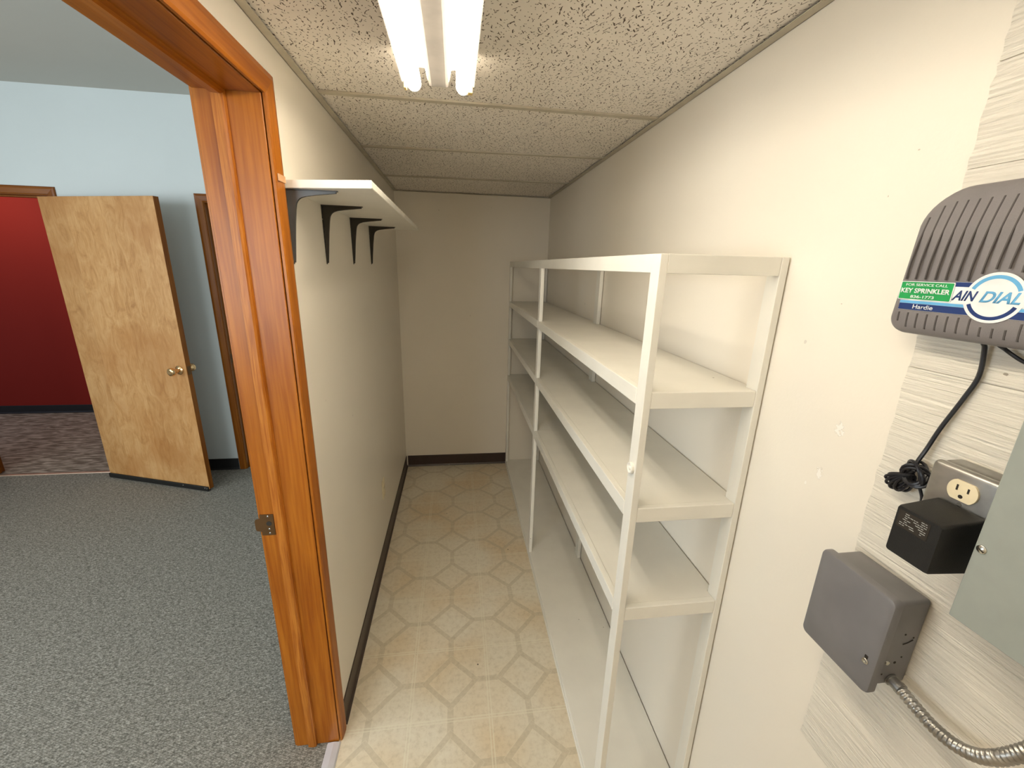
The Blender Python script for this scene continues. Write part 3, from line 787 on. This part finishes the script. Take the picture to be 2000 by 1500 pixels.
# ------------------------------------------------------------------ black adapter, its cord and tied bundle
ad = thing('power_adapter', 'black plug-in transformer with a cord tied in a bundle', 'power adapter', (.66, .40, 1.35))
b = B()
f0 = rr_outline(.4280, .3722, 1.3100, 1.3820, .004, .004, 3); f1 = rr_outline(.4300, .3700, 1.3080, 1.3880, .004, .004, 3)
r0 = [b.verts.new((.6005, y, z)) for y, z in [((y-.40)*.96+.40, (z-1.346)*.96+1.346) for y, z in f0]]
r1 = [b.verts.new((.6040, y, z)) for y, z in f0]; r2 = [b.verts.new((.6620, y, z)) for y, z in f1]
n = len(r0); b.faces.new(r0); b.faces.new(list(reversed(r2)))
for A_, B_ in ((r0, r1), (r1, r2)):
    for k in range(n): b.faces.new((A_[k], A_[(k+1) % n], B_[(k+1) % n], B_[k]))
obj('adapter_body', b, M_BLACK, ad, True)
rl = plate('rating_label', [(.4235, 1.3520), (.4235, 1.3765), (.3850, 1.3765), (.3850, 1.3520)], .6007, .0006, M_DARK, ad, 'black rating label with fine white print')
b = B()
for r_ in range(7):
    y = .4200 - (.0045 if r_ < 3 else 0); z = 1.3735-r_*.0029
    while y > .3895:
        wl = random.uniform(.0018, .0065)
        if random.random() < .75: bx(b, (.6001, y, z-.0004), (.59990, max(y-wl, .388), z+.0004))
        y -= wl+.0010
obj('fine_print', b, m_plain('fine_print_grey', (.45, .45, .44), .6), rl)
b = B(); tube(b, smooth_pts([(XP-.016, .4598, 1.6000), (XP-.011, .4590, 1.5904), (XP-.006, .4587, 1.5534), (XP-.006, .4672, 1.5174), (XP-.008, .4800, 1.470), (XP-.010, .4875, 1.432), (XP-.016, .4895, 1.410), (XP-.022, .4860, 1.396)], 10), .0026, 10, lambda s, th: .0026*(1.0+.35*abs(math.cos(th))))
obj('cord', b, M_CORD, ad, True)
b = B()
for k in range(9):   # folded loops of spare cord fanning out below the knot
    a = (k-4)*.085; L_ = .046-.0018*abs(k-4); uy, uz = .60*math.cos(a)+.80*math.sin(a), -.80*math.cos(a)+.60*math.sin(a); p = []
    for i in range(21):
        t = 2*PI*i/20; along = L_*.5*(1-math.cos(t)); side = (.0036+.0018*(along/L_))*math.sin(t)
        p.append((XP-.020-.0014*((k*5) % 9-4)+.0045*math.sin(t), .4900+uy*along+uz*side-.004*(along/L_)**2, 1.3870+uz*along-uy*side+.006*(along/L_)**2))
    tube(b, p, .0022, 7, closed=True)
for k in range(8):   # wraps of the knot, each tilted its own way
    p = []; ph = k*2.1; tl = .5*math.sin(k*1.7)
    for i in range(17):
        t = 2*PI*i/16
        ry_, rz_ = .0155*math.cos(t), .0155*math.sin(t)
        p.append((XP-.019+.009*math.sin(t+ph), .4835+ry_*math.cos(tl)-.35*rz_*math.sin(tl)+.0012*(k-3.5), 1.3905+rz_*(.75+.05*k)+.0010*(k-3.5)))
    tube(b, p, .0024, 7, closed=True)
tube(b, smooth_pts([(XP-.018, .4800, 1.382), (XP-.014, .472, 1.362), (XP-.012, .470, 1.348), (XP-.010, .462, 1.330), (XP-.012, .440, 1.3025), (XP-.04, .405, 1.2990), (XP-.06, .392, 1.3110)], 8), .0022, 8)
obj('cord_bundle', b, M_CORD, ad, True)

# ------------------------------------------------------------------ grey junction box
jb = thing('junction_box', 'grey hinged-lid junction box low on the right wall', 'junction box', (XP, .48, 1.05))
b = B(); bx(b, (.6470, .4235, 1.0495), (XP-.0003, .5425, 1.2105), .006, 3); obj('box_body', b, M_JBOX, jb, True)
b = B()
o1 = rr_outline(.5465, .4180, 1.0400, 1.2175, .008, .008, 5); 
rs = []
for x, ins in ((.6530, 0), (.6435, 0), (.6405, .0012), (.6390, .004)):
    rs.append([b.verts.new((x, y, z)) for y, z in rr_outline(.5470-ins, .4175+ins, 1.0385+ins, 1.2180-ins, .010, .010, 5)])
n = len(rs[0]); b.faces.new(rs[0]); b.faces.new(list(reversed(rs[-1])))
for i in range(3):
    for k in range(n): b.faces.new((rs[i][k], rs[i][(k+1) % n], rs[i+1][(k+1) % n], rs[i+1][k]))
lid = obj('lid', b, M_JBOX, jb, True)
b = B(); lathe(b, [(0, .0050), (.002, .0050), (.003, .0040), (.0032, .002), (.0018, .0018), (.0018, 0)], (.6392, .4325, 1.0935), (-1, 0, 0), 20); obj('lock_screw', b, M_STEEL, lid, True)
b = B(); bx(b, (.6383, .4305, 1.0985), (.6391, .4355, 1.1035)); obj('slot', b, M_DARK, lid)
for (x, z, r) in ((.683, 1.150, .0016), (.700, 1.142, .0014), (.690, 1.105, .0014), (.681, 1.095, .0022), (.664, 1.073, .0014)):
    b = B(); lathe(b, [(0, r), (.0004, r)], (x, .4234, z), (0, -1, 0), 12); obj('screw_hole', b, M_DARK, jb)
b = B(); tube(b, smooth_pts([(.684, .4233, 1.131), (.692, .4233, 1.1335), (.700, .4233, 1.138)], 6), .0009, 6); obj('scratch', b, M_DARK, jb)
b = B(); lathe(b, [(0, .004), (.0015, .0034)], (.667, .4235, 1.096), (0, -1, 0), 14); obj('screw', b, M_STEEL, jb, True)

# ------------------------------------------------------------------ flexible conduit
fc = thing('flexible_conduit', 'ribbed steel flexible conduit curving out of the grey junction box', 'conduit', (.68, .42, 1.06))
b = B(); lathe(b, [(0, .0105), (.003, .0105), (.003, .0088), (.013, .0088), (.013, .0098), (.018, .0098)], (.6840, .4232, 1.0610), (0, -1, -.04), 20); obj('connector', b, M_GALV, fc, True)
cp = smooth_pts([(.6835, .405, 1.0600), (.680, .385, 1.0590), (.674, .350, 1.0600), (.668, .318, 1.0720), (.664, .291, 1.0980), (.666, .268, 1.1450), (.676, .2550, 1.2000), (.684, .2480, 1.2560)], 26)
b = B(); tube(b, cp, .0085, 22, lambda s, th: .0082+.0011*math.sin(2*PI*s/.0066+th)); obj('conduit_run', b, M_GALV, fc, True)

# ------------------------------------------------------------------ electrical panel
ep = thing('electrical_panel', 'flat grey green electrical panel at the right edge of the wall', 'electrical panel', (XP, .2, 1.27))
b = B(); bx(b, (.6230, .020, 1.274), (XP-.0003, .3440, 1.566), .002); obj('cabinet', b, M_PANEL, ep)
b = B(); bx(b, (.6200, .012, 1.2680), (.6232, .3510, 1.570), .001); obj('cover', b, M_PANEL, ep)
def pscrew(y, z):
    b = B(); lathe(b, [(0, .0052), (.0012, .0050), (.0026, .0030), (.003, .0)], (.6201, y, z), (-1, 0, 0), 20); s_ = obj('screw', b, M_STEEL, ep, True)
    b = B(); bx(b, (.6168, y-.0040, z-.0005), (.6178, y+.0040, z+.0005))
    bmesh.ops.rotate(b, cent=(.617, y, z), matrix=Matrix.Rotation(.5, 3, 'X'), verts=b.verts); obj('slot', b, M_DARK, s_)
pscrew(.3437, 1.3706); pscrew(.3437, 1.545); pscrew(.030, 1.3706)

# ------------------------------------------------------------------ wall outlet low on the left wall
wo = thing('wall_outlet', 'ivory outlet plate low on the closet wall above the brown base', 'outlet', (XL, 2.243, .41))
b = B(); bx(b, (XL+.0002, 2.2080, .3525), (XL+.0052, 2.2780, .4670), .002, 2); obj('face_plate', b, M_IVORY, wo, True)
for z in (.430, .390):
    b = B(); pts = [(2.243+.0165*math.cos(2*PI*k/32), z+max(-.0135, min(.0135, .0165*math.sin(2*PI*k/32)))) for k in range(32)]
    prism(b, pts, 0, XL+.005, XL+.0075); obj('receptacle_face', b, M_IVORY, wo)
b = B(); lathe(b, [(0, .003), (.001, .0025)], (XL+.0052, 2.243, .410), (1, 0, 0), 12); obj('screw', b, M_STEEL, wo)
